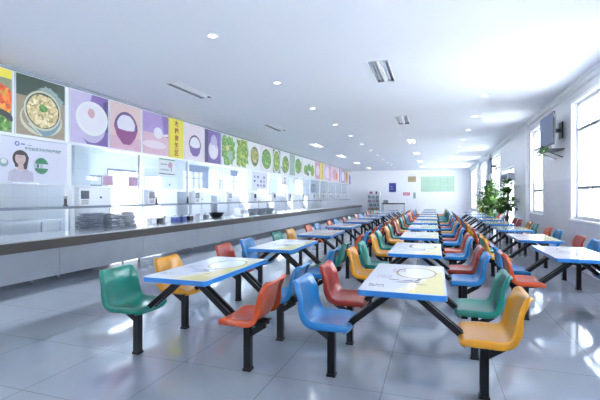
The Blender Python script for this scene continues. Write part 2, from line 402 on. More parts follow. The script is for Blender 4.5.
SEATX = .375; POSTX = .55; PITCH = .36
def ellipse(cx, cy, rx, ry, n=28, a0=0, a1=360):
    return [(cx + rx * math.cos(R(a0 + (a1 - a0) * i / n)), cy + ry * math.sin(R(a0 + (a1 - a0) * i / n))) for i in range(n + (0 if a1 - a0 == 360 else 1))]
def make_tabletop(root):
    t = MB()
    hx, hy, z0, z1, r = .30, .60, .715, .75, .03
    out = []
    for (cx, cy, a0) in ((hx - r, hy - r, 0), (-hx + r, hy - r, 90), (-hx + r, -hy + r, 180), (hx - r, -hy + r, 270)):
        for k in range(5): a = R(a0 + 22.5 * k); out.append((cx + r * math.cos(a), cy + r * math.sin(a)))
    t.face([(x, y, z1) for x, y in out], M['top'])
    t.face([(x, y, z0) for x, y in reversed(out)], M['white'])
    top = None
    def flat(pts, m, layer): t.face([(x, y, z1 + .0004 * layer) for x, y in pts], M[m])
    # the printed picture: pale yellow field on the right, bowl outline, brush marks and lines of lettering
    fld = [(.285, -.585), (.285, .585), (.20, .585)] + [(.20 - .16 * math.sin(k * .52) - .012 * k, .585 - k * .117) for k in range(1, 7)] + [(.02, -.33), (-.06, -.585)]
    flat(fld, 'p_pale', 1)
    fl2 = [(.285, -.585), (.285, .30), (.24, .24), (.20, .05), (.14, -.16), (.10, -.36), (.03, -.585)]
    flat(fl2, 'p_yellow', 2)
    o1, o2 = ellipse(.07, .18, .17, .26, 36), ellipse(.07, .18, .15, .235, 36)
    for k in range(36):
        a, c = k, (k + 1) % 36
        flat([o1[a], o1[c], o2[c], o2[a]], 'p_tan', 3)
    flat(o2, 'p_white', 3)
    for (cx, cy, l, w_, an) in ((.03, -.16, .07, .016, 20), (.07, -.21, .06, .014, -30), (.00, -.24, .08, .012, 8), (.10, -.12, .05, .012, 60), (.13, -.30, .05, .010, 0), (-.08, -.16, .06, .008, -12)):
        ca, sa = math.cos(R(an)), math.sin(R(an))
        pts = [(-l, 0), (-l * .3, -w_), (l * .4, -w_ * .6), (l, 0), (l * .2, w_)]
        flat([(cx + p * ca - q * sa, cy + p * sa + q * ca) for p, q in pts], 'p_brown', 4)
    rnd = random.Random(3)
    for (x0, y0, rows, n, cw) in ((-.24, -.02, 3, 5, .020), (-.13, .30, 3, 5, .016), (-.25, -.40, 2, 5, .018)):
        for q in range(rows):
            for c in range(n):
                if rnd.random() < .15: continue
                xx = x0 + c * cw * 1.35; yy = y0 - q * .055
                for st in range(3):
                    u = rnd.uniform(0, cw * .7); v = rnd.uniform(0, .022)
                    flat([(xx + u, yy + v), (xx + u + cw * rnd.uniform(.25, .6), yy + v), (xx + u + cw * .5, yy + v + .010), (xx + u, yy + v + .010)], 'p_mauve' if rows == 3 else 'p_brown', 4)
    top = t.build('tabletop', root)
    e = MB(); N = len(out)
    o2 = [(x * 1.010, y * 1.005) for x, y in out]
    for k in range(N):
        a, c = k, (k + 1) % N
        e.face([(*o2[a], z0 - .004), (*o2[c], z0 - .004), (*o2[c], z1 - .002), (*o2[a], z1 - .002)], M['blueedge'])
        e.face([(*o2[a], z1 - .002), (*o2[c], z1 - .002), (*out[c], z1 + .0002), (*out[a], z1 + .0002)], M['blueedge'])
        e.face([(*o2[c], z0 - .004), (*o2[a], z0 - .004), (*out[a], z0), (*out[c], z0)], M['blueedge'])
    ed = e.build('edge_band', top); ed['label'] = 'bright blue plastic edge band'
    return top

proto = empty('dining_table', (0, 0, 0))
make_tabletop(proto)
rl = MB()
for sx in (-.1, .1): rl.box(sx - .02, sx + .02, -.52, .52, .690, .714, M['blackmetal'])
for sy in (-.36, .36): rl.box(-.22, .22, sy - .03, sy + .03, .700, .7145, M['blackmetal'])
rl.build('under_frame', proto)
posts = []
for sx in (-1, 1):
    for sy in (-1, 1):
        y = sy * PITCH
        p = MB(); p.box(sx * POSTX - .03, sx * POSTX + .03, y - .03, y + .03, .004, .40, M['blackmetal'])
        po = p.build('leg', proto, .005)
        ft = MB(); ft.box(sx * POSTX - .036, sx * POSTX + .036, y - .036, y + .036, 0, .022, M['blackmetal']); ft.build('foot_cap', po, .004)
        a = MB()
        for dy in (-.032, .032):
            a.bar([(sx * .72, y + dy, .405), (sx * .50, y + dy, .392), (sx * .44, y + dy, .402), (sx * .08, y + dy, .698)], .026, .040, M['blackmetal'])
        a.build('support_arm', proto)
        g = MB(); g.bar([(sx * .57, y, .30), (sx * .70, y, .385)], .012, .05, M['blackmetal']); g.box(min(sx * .47, sx * .73), max(sx * .47, sx * .73), y - .07, y + .07, .412, .420, M['blackmetal'])
        g.build('seat_bracket', proto)

def copy_tree(o, parent=None):
    c = o.copy(); COL.objects.link(c)
    if parent: c.parent = parent
    for ch in list(o.children): copy_tree(ch, c)
    return c
SEATLAB = {'teal': 'teal green moulded plastic seat', 'yellow': 'mustard yellow moulded plastic seat', 'red': 'brick red moulded plastic seat', 'blue': 'sky blue moulded plastic seat', 'orange': 'orange moulded plastic seat'}
K = {'T': 'teal', 'Y': 'yellow', 'R': 'red', 'B': 'blue', 'O': 'orange'}
ROWS = [
    ('counter-side', -1.99, 2.73, ['TYOB', 'RBBT', 'TYOB', 'OBOB', 'ObRY'.replace('b', 'B'), 'RTOY', 'OBRT', 'BORY', 'OTBR', 'YBOR']),
    ('middle', -.235, 2.85, ['BRYT', 'YTBR', 'YTBO', 'YTBR', 'RYBY', 'TOBR', 'TBBY', 'OYTB', 'OOTB', 'BTTT', 'OTYB']),
    ('window-side', 1.53, 4.95, ['OBYB', 'YTBR', 'RYBO', 'YRTY', 'BRRR', 'YBRB', 'RBOT', 'TYRB']),
]
first = True
for (rname, cx, y0, seqs) in ROWS:
    for k, sq in enumerate(seqs):
        t = proto if first else copy_tree(proto)
        first = False
        t.location = (cx + random.uniform(-.012, .012), y0 + .6 + 1.94 * k + random.uniform(-.02, .02), 0)
        cols = [K[c] for c in sq]
        tag(t, 'white-topped table with %s, %s, %s and %s seats, %s from front in %s row' % (*cols, 'first' if k == 0 else ORD[k], rname), 'dining table', 'four-seat dining tables in the %s row' % rname)
        t['_seats'] = sq
# seats are added once all bare frames have been copied
for t in [o for o in list(COL.objects) if '_seats' in o]:
    sq = t['_seats']; del t['_seats']
    for c, (sx, sy) in zip(sq, ((-1, -1), (-1, 1), (1, -1), (1, 1))):
        s = bpy.data.objects.new('seat', SEAT[K[c]]); COL.objects.link(s); s.parent = t
        s.location = (sx * SEATX, sy * PITCH, 0)
        if sx < 0: s.rotation_euler = (0, 0, math.pi)
        s['label'] = SEATLAB[K[c]]

# ------------------------------------------------------------------ serving counter
cr = empty('serving_counter', (-6.3, 16.0, 0), 'long stainless steel serving counter running down the left side', 'counter')
CY0, CY1 = 1.0, 33.4
wt = MB(); wt.box(-.62, .50, CY0 - 16, CY1 - 16, .735, .758, M['steeltop']); wt.build('worktop', cr, .004)
ap = MB(); ap.box(.44, .505, CY0 - 16, CY1 - 16, .585, .735, M['apron']); ap.build('apron', cr, .004)['label'] = 'dark grey tray rail apron'
y = CY0; i = 0
while y < CY1 - .1:
    y1 = min(y + 2.03, CY1)
    p = MB(); p.box(.31, .345, y - 16 + .003, y1 - 16 - .003, .11, .60, M['steel']); p.build('front_panel', cr, .003)
    for yy in (y + .25, y1 - .25):
        q = MB(); q.cyl((.02, yy - 16, 0), .022, .12, M['steel'], 12); q.build('foot', cr)
    y = y1
bp = MB(); bp.box(-.60, .31, CY0 - 16, CY1 - 16, .11, .13, M['steel']); bp.build('bottom_shelf', cr)
bk = MB(); bk.box(-.61, -.58, CY0 - 16, CY1 - 16, .13, .735, M['steel']); bk.build('back_panel', cr)

# serving screen: posts, rails and glass above the counter
sr = empty('serving_screen', (XG, 16, .76), 'aluminium and glass serving screen standing along the back of the counter', 'glass screen')
PY = [4.02 + 2.03 * k for k in range(15)]
for k, yy in enumerate([1.99] + PY):
    w = .055 if k == 2 else .03
    p = MB(); p.box(-.03, .03, yy - 16 - w, yy - 16 + w, .44 + .0, 1.70, M['whitegloss' if k == 2 else 'alu']); p.build('post', sr, .003)
r1 = MB(); r1.box(-.04, .10, CY0 - 16, CY1 - 16, .42, .468, M['greybar']); r1.build('lower_rail', sr, .003)
r2 = MB(); r2.box(-.16, .12, CY0 - 16, CY1 - 16, .868, .884, M['alu']); r2.build('glass_shelf', sr, .002)
for k in range(15):
    a = ([1.99] + PY)[k] + .04; c = PY[k] - .04
    g = MB(); g.box(-.004, .004, a - 16, c - 16, .886, 1.69, M['screenglass']); g.build('glass_pane', sr)
for yy in [1.99 + 4.06 * k for k in range(8)]:
    p = MB(); p.box(-.02, .02, yy - 16 - .02, yy - 16 + .02, 0, .42, M['alu']); p.build('stanchion', sr)

# ------------------------------------------------------------------ posters above the servery
def C(n, r, g, b_, vary=.16, vs=7):
    a = (r + g + b_) / 3; r, g, b_ = [(c * .85 + a * .15) * .90 for c in (r, g, b_)]
    M[n] = mat('print_' + n, rgb(r, g, b_), .45, vary=vary, vscale=vs)
C('lav', 196, 186, 226); C('violet', 112, 86, 166, .25); C('deepv', 66, 48, 112); C('peach', 232, 200, 200, .08); C('pinkw', 236, 222, 232, .05); C('magenta', 140, 60, 128, .15)
C('rice', 236, 236, 246, .08, 30); C('topping', 204, 160, 168, .2, 30); C('dkgreen', 54, 78, 68, .35); C('wood', 156, 142, 118, .2); C('bluebowl', 112, 150, 168, .15); C('cream', 214, 212, 188); C('yellow', 242, 226, 60, .04)
C('lilac', 160, 136, 200, .25); C('pinkw2', 222, 178, 198, .12); C('paper', 236, 240, 244, .03); C('olive', 140, 150, 120, .2); C('platew', 240, 244, 244, .02); C('dkplate', 74, 84, 82, .2); C('redtext', 160, 50, 34, .05)
C('rose', 206, 150, 180, .25); C('sand', 220, 200, 130, .2); C('steam', 150, 176, 176, .3, 12); C('gold', 196, 150, 60, .3, 12); C('gryg', 150, 176, 164, .25, 10); C('tealgrn', 46, 150, 104, .05); C('banner', 234, 236, 255, .01); C('skin', 226, 196, 190, .03); C('hair', 48, 40, 48, .2); C('shirt', 200, 196, 220, .25, 26); C('inkb', 74, 96, 190, .05); C('greytext', 142, 178, 190, .05); C('cloth', 150, 170, 210, .1); C('bannertext', 92, 138, 150, .05)
M['veg'] = mat_food('print_vegetables', [rgb(36, 72, 34), rgb(70, 120, 50), rgb(116, 160, 82), rgb(190, 204, 150)], 18)
M['veg2'] = mat_food('print_leafy_greens', [rgb(36, 70, 40), rgb(84, 128, 52), rgb(150, 172, 76), rgb(206, 196, 120)], 15)
M['vegb'] = mat_food('print_mixed_dish', [rgb(60, 80, 40), rgb(110, 150, 70), rgb(196, 150, 100), rgb(220, 216, 180)], 18)
M['soup'] = mat_food('print_soup', [rgb(96, 100, 66), rgb(186, 166, 118), rgb(220, 204, 160), rgb(240, 234, 206)], 22)
M['meat'] = mat_food('print_red_dish', [rgb(120, 40, 24), rgb(206, 84, 34), rgb(236, 150, 60), rgb(90, 140, 50)], 14)
PZ0, PH = 2.50, 1.10
def poster(y0, y1, bg, shapes, label, group='food posters above the servery', name='food_poster', x=XG - .03, z0=PZ0, H=PH, th=.018, frame='alu', cat='poster'):
    W = y1 - y0
    root = empty(name, (x + .002, (y0 + y1) / 2, z0), label, cat, group)
    b = MB(); b.box(0, th, -W / 2, W / 2, 0, H, M[frame])
    b.build('backing_board', root)
    p = MB(); f = .018
    def pl(pts, m, layer): p.face([(th + .001 + .0008 * layer, (a - .5) * (W - 2 * f), f + bb * (H - 2 * f)) for a, bb in pts], M[m])
    pl([(0, 0), (1, 0), (1, 1), (0, 1)], bg, 0)
    L = 1
    for sh in shapes:
        kind = sh[0]
        if kind == 'e': _, cx, cy, rx, ry, m = sh; pl(ellipse(cx, cy, rx, ry), m, L)
        elif kind == 'arc': _, cx, cy, rx, ry, a0, a1, m = sh; pl(ellipse(cx, cy, rx, ry, 20, a0, a1), m, L)
        elif kind == 'p': pl(sh[1], sh[2], L)
        elif kind == 'blob':
            _, cx, cy, rx, ry, m, sd, sp = sh; rn = random.Random(sd); n = 30
            pl([(min(.99, max(.01, cx + rx * (1 - sp * rn.random()) * math.cos(2 * math.pi * i / n))), min(.99, max(.01, cy + ry * (1 - sp * rn.random()) * math.sin(2 * math.pi * i / n)))) for i in range(n)], m, L)
        L += 1
    p.build('printed_sheet', root)
    return root
def rect(a0, a1, b0, b1, m): return ('p', [(a0, b0), (a1, b0), (a1, b1), (a0, b1)], m)
def dish(food, cx=.5, cy=.5, r=.42, plate='platew'): return [('e', cx, cy, r * 1.08, r * 1.08, plate), ('e', cx, cy, r * .96, r * .96, 'dkgreen'), ('blob', cx, cy, r * .94, r * .92, food, 5, .10)]

poster(3.95, 4.96, 'olive', [rect(0, 1, .86, 1, 'yellow'), ('blob', .5, .5, .62, .32, 'meat', 3, .15), ('e', .72, .22, .30, .14, 'dkplate'), ('blob', .6, .12, .55, .16, 'veg', 4, .3)], 'poster of a red meat dish with greens under a yellow strip')
poster(5.0, 6.0, 'wood', [rect(0, 1, .66, 1, 'dkgreen'), ('blob', .62, .76, .26, .18, 'steam', 6, .5), ('blob', .82, .66, .16, .14, 'steam', 9, .5), ('e', .5, .30, .44, .28, 'cream'), ('e', .5, .33, .40, .25, 'wood'), ('arc', .54, .42, .36, .40, 180, 360, 'bluebowl'), ('e', .52, .46, .385, .345, 'cream'), ('e', .52, .46, .35, .31, 'dkgreen'), ('blob', .52, .45, .34, .30, 'soup', 2, .08), ('blob', .52, .50, .10, .08, 'veg', 8, .3), ('p', [(.22, .20), (.25, .22), (.52, .02), (.47, .02)], 'cream')], 'poster of creamy soup in a blue rimmed bowl on wood')
poster(6.09, 7.10, 'lav', [('p', [(.55, 1), (1, 1), (1, 0), (.42, 0), (.30, .12)], 'violet'), ('p', [(.86, .9), (1, .95), (1, .3), (.9, .3)], 'deepv'), ('arc', .55, .40, .38, .36, 180, 360, 'lav'), ('e', .56, .52, .43, .34, 'platew'), ('e', .56, .53, .37, .27, 'rice'), ('blob', .53, .62, .11, .11, 'topping', 2, .25)], 'poster of a white rice bowl with pink topping on violet')
poster(7.12, 8.16, 'peach', [rect(0, 1, 0, .28, 'pinkw2'), ('arc', .50, .46, .38, .38, 0, 180, 'deepv'), ('arc', .50, .46, .34, .34, 0, 180, 'violet'), ('blob', .50, .55, .29, .23, 'rice', 2, .06), ('p', [(.12, .48), (.30, .44), (.50, .425), (.70, .44), (.88, .48), (.80, .30), (.66, .15), (.60, .12), (.40, .12), (.34, .17), (.20, .30)], 'magenta')], 'poster of heaped rice in a magenta bowl on peach')
poster(8.19, 9.22, 'pinkw2', [rect(0, 1, .52, 1, 'lilac'), ('p', [(.72, 1), (1, 1), (1, .45), (.84, .5)], 'violet'), ('e', .45, .24, .46, .10, 'pinkw'), ('e', .58, .54, .18, .14, 'rice'), ('p', [(.66, .46), (1, .5), (1, .56), (.7, .52)], 'pinkw')], 'poster of a rice ball on a spoon, purple above pink')
pm_ = poster(9.24, 9.92, 'yellow', [], 'yellow vertical sign with red Chinese characters between rice posters', 'yellow vertical signs above the servery', 'area_sign', frame='yellow', cat='sign')
for i, ch in enumerate('本档套饭区'):
    text_mesh('lettering', ch, .185, M['redtext'], Matrix.Translation((.022, 0, .96 - .205 * i)) @ FACE_PX, pm_)
poster(9.96, 10.99, 'pinkw', [('arc', .52, .42, .33, .30, 0, 180, 'deepv'), ('arc', .52, .42, .28, .25, 0, 180, 'pinkw'), ('blob', .52, .48, .24, .18, 'rice', 2, .06), ('p', [(.19, .44), (.36, .37), (.52, .35), (.68, .37), (.85, .44), (.78, .24), (.64, .12), (.40, .12), (.26, .24)], 'violet')], 'poster of rice in a dark purple bowl on white')
poster(11.02, 12.06, 'violet', [rect(0, .2, 0, 1, 'deepv'), ('e', .52, .40, .30, .28, 'pinkw'), ('e', .55, .66, .20, .22, 'lav'), ('blob', .5, .38, .24, .2, 'rice', 4, .1)], 'poster with a pale bowl on a violet background')
poster(12.09, 13.13, 'paper', [('blob', .45, .50, .66, .64, 'veg', 11, .35), ('blob', .58, .34, .22, .22, 'gryg', 4, .4), ('blob', .40, .58, .16, .12, 'sand', 12, .4)], 'poster of a tall bunch of dark leafy greens')
poster(13.15, 14.20, 'paper', [('blob', .5, .5, .76, .72, 'veg2', 21, .45)], 'poster of spread yellow-green leaves on white')
poster(14.23, 15.26, 'paper', [('e', .5, .5, .42, .40, 'cream'), ('e', .5, .5, .36, .36, 'dkplate'), ('blob', .5, .52, .33, .30, 'vegb', 5, .1)], 'poster of a brown and green dish in a dark bowl')
poster(15.29, 16.60, 'pinkw', dish('veg', .5, .5, .42), 'poster of a large round plate of green vegetables')
poster(16.63, 17.58, 'olive', dish('veg2', .5, .5, .46), 'poster of yellow-green vegetables on a white plate, olive backing')
poster(17.61, 18.82, 'paper', dish('veg2', .55, .45, .40) + [('p', [(0, .30), (.06, .34), (.5, .02), (.42, .02)], 'dkplate')], 'poster of green vegetables with dark chopsticks')
poster(18.85, 20.88, 'paper', [rect(0, .4, 0, 1, 'gryg'), ('e', .66, .5, .30, .42, 'platew'), ('blob', .66, .5, .28, .40, 'veg', 3, .1), rect(.92, 1, .2, .8, 'peach')], 'wide poster of a green dish beside a grey-green strip')
poster(20.91, 23.30, 'paper', [('blob', .25, .4, .18, .28, 'veg', 3, .2), ('blob', .5, .55, .16, .24, 'veg', 6, .2), ('blob', .78, .42, .18, .34, 'veg2', 9, .2), ('e', .4, .2, .1, .1, 'dkplate')], 'wide poster of several small green dishes on white')
poster(23.33, 24.50, 'rose', [('e', .5, .5, .35, .3, 'pinkw')], 'rose pink poster left of the far yellow sign')
p2 = poster(24.53, 25.38, 'yellow', [], 'yellow vertical sign with red marks, far along the poster band', 'yellow vertical signs above the servery', 'area_sign', frame='sand', cat='sign')
for i, ch in enumerate('本档套饭区'):
    text_mesh('lettering', ch, .2, M['redtext'], Matrix.Translation((.022, 0, .96 - .205 * i)) @ FACE_PX, p2)
poster(25.41, 27.24, 'lav', [('e', .5, .5, .34, .36, 'pinkw'), rect(.7, 1, 0, 1, 'rose')], 'lavender poster right of the far yellow sign')
poster(27.27, 29.38, 'peach', [('blob', .5, .5, .4, .4, 'rose', 4, .3), ('blob', .8, .4, .16, .3, 'meat', 5, .3)], 'peach and rose poster with a red dish')
poster(29.41, 30.40, 'paper', [rect(.4, .8, 0, 1, 'violet')], 'white poster with a violet vertical strip')
poster(30.43, 31.84, 'lilac', [('e', .5, .5, .35, .35, 'pinkw')], 'lilac poster second from the far end of the band')
poster(31.87, 33.0, 'sand', [('blob', .5, .5, .4, .4, 'gold', 4, .3)], 'sandy yellow poster close to the far end of the band')
poster(33.03, 34.2, 'pinkw', [rect(.4, .9, 0, .7, 'violet')], 'pale poster with violet block at the far end')

# banner hung on the glass
def shift(shs, d):
    out = []
    for sh in shs:
        if sh[0] == 'p': out.append(('p', [(a + d, b_) for a, b_ in sh[1]], sh[2]))
        else: out.append((sh[0], sh[1] + d) + tuple(sh[2:]))
    return out
woman = [('e', .425, .54, .10, .20, 'hair'), ('p', [(.335, .58), (.355, .34), (.50, .28), (.53, .58)], 'hair'), ('p', [(.395, .42), (.455, .42), (.465, .26), (.385, .26)], 'skin'), ('e', .420, .54, .066, .15, 'skin'),
    ('p', [(.27, 0), (.28, .22), (.36, .30), (.40, .25), (.45, .25), (.49, .30), (.58, .22), (.59, 0)], 'shirt'), ('arc', .425, .60, .075, .13, 10, 170, 'hair'),
    ('p', [(.392, .575), (.412, .58), (.412, .562)], 'hair'), ('p', [(.428, .58), (.448, .575), (.430, .562)], 'hair'), ('p', [(.405, .455), (.437, .455), (.421, .44)], 'redtext'),
    ('e', .22, .42, .055, .10, 'greytext'), ('e', .22, .45, .035, .06, 'platew')]
circ = [('e', .712, .40, .096, .20, 'tealgrn'), rect(.62, .83, .34, .45, 'banner'), rect(.645, .675, .35, .44, 'tealgrn'), rect(.69, .73, .34, .44, 'shirt')]
logo = [('e', .405, .885, .030, .055, 'inkb'), ('e', .405, .885, .016, .030, 'banner'), rect(.45, .50, .87, .90, 'inkb'), rect(.53, .59, .865, .885, 'cloth')]
bn = poster(4.5, 5.98, 'banner', shift(woman, -.05) + shift(circ, -.07) + shift(logo, -.08), 'pale lavender banner with a dark-haired woman and a green circle, hung on the glass', None, 'hanging_banner', x=XG + .035, z0=1.665, H=.775, th=.006, frame='banner', cat='banner')
text_mesh('lettering', '支付就用手机扫码更便捷', .066, M['bannertext'], Matrix.Translation((.0095, .25, .60)) @ FACE_PX, bn, .0005)

# small white and green notice on the glass, pink papers on the shelf, little number plate
def notice(y0, y1, z0, z1, bg, shapes, label, name, cat, group=None, x=XG + .05):
    return poster(y0, y1, bg, shapes, label, group, name, x=x, z0=z0, H=z1 - z0, th=.006, frame='platew', cat=cat)
notice(8.72, 9.42, 2.00, 2.45, 'paper', [rect(0, 1, .93, 1, 'tealgrn'), rect(0, 1, 0, .05, 'deepv'), rect(.08, .5, .6, .68, 'greytext'), rect(.08, .62, .25, .33, 'greytext'), ('e', .7, .62, .14, .2, 'rose'), rect(.72, .80, .2, .45, 'gryg')], 'white notice board with green top edge hanging under the rice posters', 'hanging_notice', 'notice')
C('pinkpaper', 226, 182, 222, .04)
for (a, c, lab) in ((6.84, 7.16, 'pink paper notice on the glass shelf beside the white cabinet'), (7.62, 7.94, 'pink paper notice on the glass shelf left of the first bare post')):
    notice(a, c, 1.655, 1.90, 'pinkpaper', [rect(.1, .9, .1 + .2 * k, .16 + .2 * k, 'rose') for k in range(4)], lab, 'paper_notice', 'notice', x=XG + .06)
nb = notice(17.55, 18.45, 1.98, 2.40, 'paper', [], 'small white square sign with a dark mark hung below the chopsticks poster', 'small_sign', 'sign')
text_mesh('lettering', '2', .40, M['dark'], Matrix.Translation((.0095, 0, .21)) @ FACE_PX, nb, .0005)
notice(14.35, 15.9, 1.72, 2.44, 'banner', [rect(.1 + .2 * k, .2 + .2 * k, .15 + .25 * j, .28 + .25 * j, 'inkb' if (k + j) % 2 else 'cloth') for k in range(4) for j in range(3) if (k * 3 + j) % 4], 'lavender sheet with blue marks on the glass under the dark bowl poster', 'paper_sheet', 'notice')
for (a, c, z0, z1, bg, lab) in ((11.95, 12.55, 1.68, 2.0, 'pinkw', 'pinkish paper sheet on the glass below the violet poster'), (10.05, 11.35, 1.66, 2.40, 'cloth', 'pale blue curtain sheet on the glass below the purple bowl poster'), (12.75, 13.35, 1.66, 2.40, 'cloth', 'pale blue curtain sheet on the glass below the leafy greens poster')):
    notice(a, c, z0, z1, bg, [], lab, 'paper_sheet', 'notice', x=XG - .05)

# card readers on the lower rail
dev = empty('card_reader', (0, 0, 0))
d = MB(); d.box(-.07, .05, -.13, .13, 0, .36, M['whitegloss']); d.build('reader_body', dev, .012)
d = MB(); d.box(.05, .056, -.10, .10, .14, .31, M['devscreen']); d.build('reader_screen', dev)
d = MB()
for a in range(3):
    for c in range(4): d.box(.05, .057, -.085 + c * .045, -.052 + c * .045, .03 + a * .032, .055 + a * .032, M['rubber'])
d.build('keypad', dev)
for k in range(12):
    o = dev if k == 0 else copy_tree(dev)
    o.location = (XG + .115, 6.30 + 2.03 * k, 1.23)
    tag(o, 'white card reader with dark screen on the counter rail, %s along the counter' % ORD[k] if k else 'white card reader with dark screen on the counter rail, nearest the lavender banner', 'card reader', 'card readers along the servery rail')
# small dark hand scanners beside the readers
sc = MB(); sc.box(-.03, .03, -.035, .035, 0, .03, M['dark']); sc.box(-.02, .02, -.022, .022, .03, .15, M['dark']); sc.cyl((0, 0, .15), .034, .05, M['rubber'], 14)
so = sc.build('hand_scanner', None, .006)
for k in range(7):
    o = so if k == 0 else so.copy()
    if k: COL.objects.link(o)
    o.location = (XG + .07, (5.93, 8.62, 10.0, 12.62, 14.62, 16.75, 18.80)[k], 1.228)
    tag(o, 'small dark scanner standing on the counter rail, %s along' % (ORD[k] if k else 'first'), 'scanner', 'scanners on the servery rail')

# meal trays in stacks on the counter
def tray_mesh():
    b = MB(); m = M['steeldark']
    hx, hy = .16, .215
    def ring(x, y, z, r):
        o = []
        for (cx, cy, a0) in ((x - r, y - r, 0), (-x + r, y - r, 90), (-x + r, -y + r, 180), (x - r, -y + r, 270)):
            for k in range(4): a = R(a0 + 30 * k); o.append((cx + r * math.cos(a), cy + r * math.sin(a), z))
        return o
    rings = [ring(hx, hy, .018, .04), ring(hx, hy, .022, .04), ring(hx - .015, hy - .015, .022, .035), ring(hx - .025, hy - .025, .003, .03)]
    n = len(rings[0])
    for a in range(len(rings) - 1):
        for k in range(n): b.face([rings[a][k], rings[a][(k + 1) % n], rings[a + 1][(k + 1) % n], rings[a + 1][k]], m, True)
    b.face(rings[-1], m)
    b.box(-.13, .13, -.008, .008, .003, .020, m); b.box(-.008, .008, .008, .19, .003, .020, m); b.box(-.008, .008, -.19, -.1, .003, .02, m); b.box(-.13, .13, -.108, -.092, .003, .020, m)
    return b.build('meal_tray')
tr = tray_mesh(); rn = random.Random(5); ft = True
STK = [(6.22, 12, 'stack nearest the banner'), (6.72, 11, 'middle stack'), (7.24, 12, 'stack nearest the condiment boxes')]
NTH = ['bottom', 'second', 'third', 'fourth', 'fifth', 'sixth', 'seventh', 'eighth', 'ninth', 'tenth', 'eleventh', 'twelfth', 'thirteenth', 'fourteenth', 'top']
for (yy, n, sn) in STK:
    for k in range(n):
        o = tr if ft else tr.copy()
        if not ft: COL.objects.link(o)
        ft = False
        o.location = (-6.52 + rn.uniform(-.03, .03), yy + rn.uniform(-.03, .03), .759 + .028 * k); o.rotation_euler = (0, 0, rn.uniform(-.13, .13))
        pos = 'bottom tray' if k == 0 else 'top tray' if k == n - 1 else '%s tray from bottom' % NTH[k]
        tag(o, 'steel compartment meal tray, %s of the %s' % (pos, sn), 'tray', 'meal trays stacked on the counter')

# condiment boxes and bowls further along the counter
for k, (yy, c) in enumerate(((8.05, 'whitegloss'), (8.30, 'dark'), (8.56, 'whitegloss'), (8.98, 'inkb'), (9.30, 'inkb'), (9.62, 'dark'), (10.12, 'whitegloss'), (10.45, 'greybar'))):
    root = empty('condiment_box', (-6.52, yy, .759), '%s condiment box on the counter, %s from the tray stacks' % ({'whitegloss': 'white', 'dark': 'black', 'inkb': 'blue', 'greybar': 'grey'}[c], ORD[k] if k else 'first'), 'condiment box', 'condiment boxes on the counter')
    b = MB(); b.box(-.08, .08, -.09, .09, 0, .12, M[c]); b.build('box_body', root, .012)
    b = MB(); b.box(-.085, .085, -.095, .095, .12, .145, M['alu']); b.box(-.015, .015, -.03, .03, .145, .16, M['dark']); b.build('lid', root, .006)
def bowl(name, x, y, r, h, m, label, cat, z=.759):
    b = MB(); b.lathe((0, 0, 0), [(.0, .0), (r * .55, .0), (r * .8, h * .35), (r, h), (r * 1.06, h), (r * .97, h * .96), (r * .76, h * .38), (r * .5, .015), (.0, .015)], M[m], 28)
    o = b.build(name, None, loc=(x, y, z)); return tag(o, label, cat)
bowl('serving_bowl', -6.50, 11.05, .24, .16, 'dark', 'dark round serving bowl on the counter past the condiment boxes', 'bowl')
for k, (yy, r) in enumerate(((13.7, .22), (14.4, .26), (15.2, .24))):
    bowl('steel_basin', -6.5, yy, r, .20, 'steel', 'shiny steel basin on the counter, %s beyond the dark bowl' % ('first', 'second', 'third')[k], 'basin')
b = MB(); b.box(-.12, .12, -.16, .16, 0, .26, M['whitegloss']); b.box(.12, .13, -.11, .11, .05, .2, M['rubber']); tag(b.build('white_bin', None, .012, loc=(-6.58, 12.75, .759)), 'white square tub on the counter between dark bowl and steel basins', 'tub')
b = MB(); b.box(-.35, -.08, 6.28, 6.66, 0, 3.09, M['kitchentile']); cc = b.build('trim_6'); cc.location = (XG, 0, 0); struct(cc)

M['steelk'] = mat('kitchen_steel', (0.66, 0.70, 0.75, 1), 0.35, 0.6)
# ------------------------------------------------------------------ kitchen equipment behind the screen
def cabinet(name, x0, x1, y0, y1, z1, m, label, cat, doors=1, knob=True):
    root = empty(name, ((x0 + x1) / 2, (y0 + y1) / 2, 0), label, cat)
    hx, hy = (x1 - x0) / 2, (y1 - y0) / 2
    b = MB(); b.box(-hx, hx, -hy, hy, .10, z1, M[m]); b.build('body', root, .01)
    for sx in (-1, 1):
        for sy in (-1, 1):
            f = MB(); f.cyl((sx * (hx - .06), sy * (hy - .06), 0), .025, .10, M['steelk'], 10); f.build('foot', root)
    for k in range(doors):
        a, c = -hy + 2 * hy * k / doors + .012, -hy + 2 * hy * (k + 1) / doors - .012
        d = MB(); d.box(hx, hx + .022, a, c, .16, z1 - .05, M[m]); dd = d.build('door', root, .006)
        h = MB(); h.box(hx + .022, hx + .05, c - .07, c - .045, .8, 1.15, M['alu']); h.build('handle', dd)
    if knob:
        d = MB(); d.cyl((hx + .022, 0, z1 - .28), .028, .02, M['dark'], 14, axis='X'); d.build('dial', root)
    return root
cabinet('steam_cabinet', -9.0, -8.3, 7.85, 8.62, 1.68, 'whitegloss', 'white cabinet with a round dial left of the bright kitchen doorway', 'cabinet')
b = MB(); b.box(-.30, .30, -.33, .33, 0, .30, M['rubber']); b.box(.30, .31, -.27, .27, .05, .25, M['whitegloss']); tag(b.build('storage_box', None, .012, loc=(-8.65, 8.05, 1.682)), 'grey box lying on top of the white cabinet with round dial', 'box')
cabinet('refrigerator', -9.55, -8.9, 11.45, 12.35, 2.12, 'whitegloss', 'pale grey refrigerator right of the bright kitchen doorway', 'refrigerator', 1)
cabinet('steam_cabinet', -9.5, -8.85, 13.2, 14.6, 1.6, 'steelk', 'wide two-door steel cabinet beyond the pale refrigerator', 'cabinet', 2)
